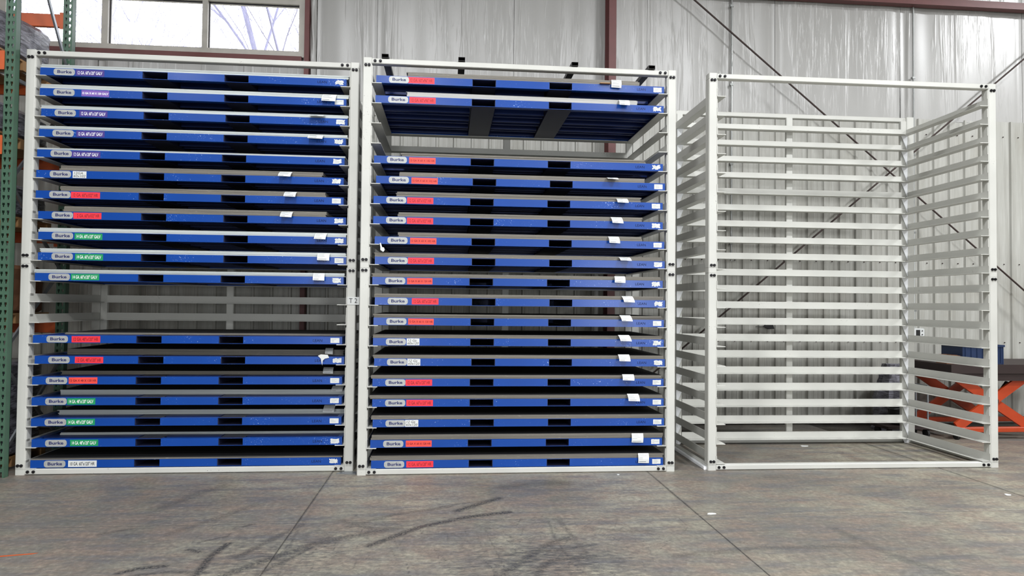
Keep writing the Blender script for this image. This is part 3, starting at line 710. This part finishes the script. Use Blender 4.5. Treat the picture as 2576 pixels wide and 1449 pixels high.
# ================================================================ SCISSOR LIFT AT RIGHT
t = thing('scissor_lift_table', 'orange scissor lift table with brown top right of the empty rack', 'lift table', (7.85, 8.6, 0))
put('table_top', MB().cbox(-1.15, 1.25, 0, 1.05, .90, 1.02, 1, .008).box(-1.13, 1.23, .02, 1.03, .80, .90), MT['dark_steel'], t)
for y_, x0, x1 in ((.08, -1.0, -.19), (.92, -1.0, -.19)):
    pass
def arm(y_, p, q, w=.13):
    put('arm', MB().slab((p[0], y_, p[1]), (q[0], y_, q[1]), .035, w, (0, 0, 1)), MT['orange_lift'], t)
for y_ in (.10, .90):
    arm(y_, (-1.00, .17), (.02, .86)); arm(y_+.045, (-1.0, .86), (.08, .17))
put('pivot', MB().tube((-.47, .05, .52), (-.47, 1.0, .52), .045, n=12), MT['dark_steel'], t)
for y_ in (.06, .90): put('base_rail', MB().cbox(-1.1, 1.2, y_, y_+.08, .10, .165, 0, .006), MT['orange_lift'], t)
for x_ in (-1.1, .9): put('base_tie', MB().cbox(x_, x_+.08, .14, .90, .10, .16, 1, .006), MT['orange_lift'], t)
put('hydraulic_ram', MB().tube((-.3, .5, .2), (.1, .5, .72), .04, n=12), MT['black_rubber'], t)
for x_ in (-1.0, 1.0):
    for y_ in (.1, .94):
        w_ = put('caster', MB().tube((x_-.02, y_, .05), (x_+.02, y_, .05), .05, n=14), MT['black_rubber'], t)
        put('caster_fork', MB().box(x_-.03, x_+.03, y_-.02, y_+.02, .09, .104), MT['dark_steel'], w_)
t = thing('plastic_bin', 'dark blue plastic storage bin standing on the scissor lift table', 'bin', (7.2, 8.85, 1.021))
b = MB()
for sgn in (-1, 1):
    b.box(sgn*.29-.008, sgn*.29+.008, -.2, .2, 0, .25); b.box(-.28, .28, sgn*.19-.008, sgn*.19+.008, 0, .25)
b.box(-.28, .28, -.18, .18, 0, .01); put('body', b, MT['bin_blue'], t)
b = MB().box(-.305, .305, -.215, -.19, .235, .262).box(-.305, .305, .19, .215, .235, .262).box(-.305, -.28, -.19, .19, .235, .262).box(.28, .305, -.19, .19, .235, .262); put('rim', b, MT['bin_blue'], t)
b = MB()
for i in range(7): b.box(-.26+i*.085, -.25+i*.085, -.206, -.199, .02, .23)
put('rib', b, MT['bin_blue'], t)
t = thing('carton', 'small brown open carton beside the blue bin on the lift table', 'box', (6.79, 8.8, 1.021))
put('body', MB().box(-.08, .08, -.1, -.09, 0, .12).box(-.08, .08, .09, .1, 0, .12).box(-.08, -.07, -.09, .09, 0, .12).box(.07, .08, -.09, .09, 0, .12).box(-.07, .07, -.09, .09, 0, .01), MT['card'], t)
put('flap', MB().box(-.08, .08, -.15, -.1, .11, .114), MT['card'], t)
t = thing('hose_coil', 'coil of thin black and red hose lying on the lift table', 'hose', (8.35, 8.8, 1.022))
b = MB(); P_ = [(.16*math.cos(i*.5)*(1+.02*i), .11*math.sin(i*.5)*(1+.02*i), .012+.003*i) for i in range(26)]
for p, q in zip(P_[:-1], P_[1:]): b.tube(p, q, .009, n=6, caps=False)
put('hose', b, MT['rod'], t)
# covered equipment beyond the empty rack
def lump(name, lab, cat, x, y, w, d, h, m_, seed):
    r_ = random.Random(seed); b = MB(); n = 22; lv = 9
    for j in range(lv):
        s = j/(lv-1); rad = (1-.55*s**2.2)
        for i in range(n):
            a = i/n*2*math.pi; k = 1+r_.uniform(-.12, .12)
            b.v.append((math.cos(a)*w/2*rad*k, math.sin(a)*d/2*rad*k, h*s+(.0 if j in (0,) else r_.uniform(-.03, .03))))
    for j in range(lv-1):
        for i in range(n): b.f.append((j*n+i, j*n+(i+1) % n, (j+1)*n+(i+1) % n, (j+1)*n+i))
    b.f.append(tuple(range(n))[::-1]); b.f.append(tuple((lv-1)*n+i for i in range(n)))
    return put(name, b, MT[m_], None, (x, y, 0), (0, 0, 0), lab, cat)
lump('plastic_sheeting', 'crumpled grey plastic sheeting heaped against the wall left of the lift table', 'plastic sheeting', 6.42, 9.45, .5, .5, .95, 'wrap', 3)
t = thing('parts_cart', 'low black cart with tubs standing by the wall behind the empty rack', 'cart', (6.35, 8.98, 0))
put('deck', MB().cbox(-.42, .24, -.18, .2, .12, .16, 2, .01), MT['dark_steel'], t)
for x_ in (-.35, .18):
    for y_ in (-.12, .14): put('wheel', MB().tube((x_-.015, y_, .06), (x_+.015, y_, .06), .06, n=14), MT['black_rubber'], t)
put('handle', MB().tube((.22, -.1, .16), (.22, -.1, .7), .012).tube((.22, .14, .16), (.22, .14, .7), .012).tube((.22, -.1, .7), (.22, .14, .7), .012), MT['galv'], t)
t = thing('oil_tub', 'black plastic tub standing on the low cart', 'tub', (6.22, 8.98, .161))
b = MB(); prf = [(.0, .10), (.02, .12), (.2, .14), (.215, .15), (.22, .13)]
for (a, ra_), (c_, rb_) in zip(prf[:-1], prf[1:]): b.tube((0, 0, a), (0, 0, c_), ra_, rb_, 20, False)
b.tube((0, 0, .0), (0, 0, .02), .10, .12, 20); put('tub', b, MT['black_rubber'], t); put('bail', MB().tube((-.14, 0, .2), (0, -.1, .24), .005).tube((0, -.1, .24), (.14, 0, .2), .005), MT['galv'], t)

# ================================================================ OUTSIDE
put('ground', MB().box(-40, 40, 10.25, 60, -.3, -.05), MT['earth'], kind='structure')
def tree(x, y, h, seed, lab):
    r_ = random.Random(seed); t = thing('bare_tree', lab, 'tree', (x, y, -.05), 0, 'leafless trees outside the window')
    tr_ = MB(); br = MB(); tw = MB()
    def grow(p, d, L, r, lev):
        segs = 5 if lev < 2 else 4; q = Vector(p)
        for i in range(segs):
            d = (d+Vector((r_.gauss(0, .13), r_.gauss(0, .13), r_.gauss(.03, .08)))).normalized()
            n_ = q+d*L/segs; ra_ = r*(1-.55*i/segs); rb_ = r*(1-.55*(i+1)/segs)
            (tr_ if lev == 0 else br if lev == 1 else tw).tube(q, n_, ra_, rb_, 6 if lev < 2 else 4, False)
            q = n_
            if lev < 4 and (lev > 0 or i > 0):
                for _ in range(2 if lev < 3 else 1):
                    az = r_.uniform(0, 6.283); sp_ = r_.uniform(.45, 1.0)
                    nd = (d+Vector((math.cos(az), math.sin(az), .15))*sp_).normalized()
                    grow(q, nd, L*r_.uniform(.4, .58), max(.004, rb_*.5), lev+1)
    grow(Vector((0, 0, 0)), Vector((r_.uniform(-.15, .15), 0, 1)), h, h*.012, 0)
    put('trunk', tr_, MT['bark'], t); put('branches', br, MT['bark'], t, kind='stuff'); put('twigs', tw, MT['bark'], t, kind='stuff')
tree(-3.3, 14.5, 8.0, 5, 'bare tree outside, right behind the right-hand pane')
tree(-8.6, 14.5, 8.0, 9, 'bare tree outside the left-hand panes')
tree(-5.9, 16.5, 9.0, 41, 'bare tree outside the middle pane')
tree(-7.0, 25.0, 11., 33, 'tall bare tree standing farther off outside the window')
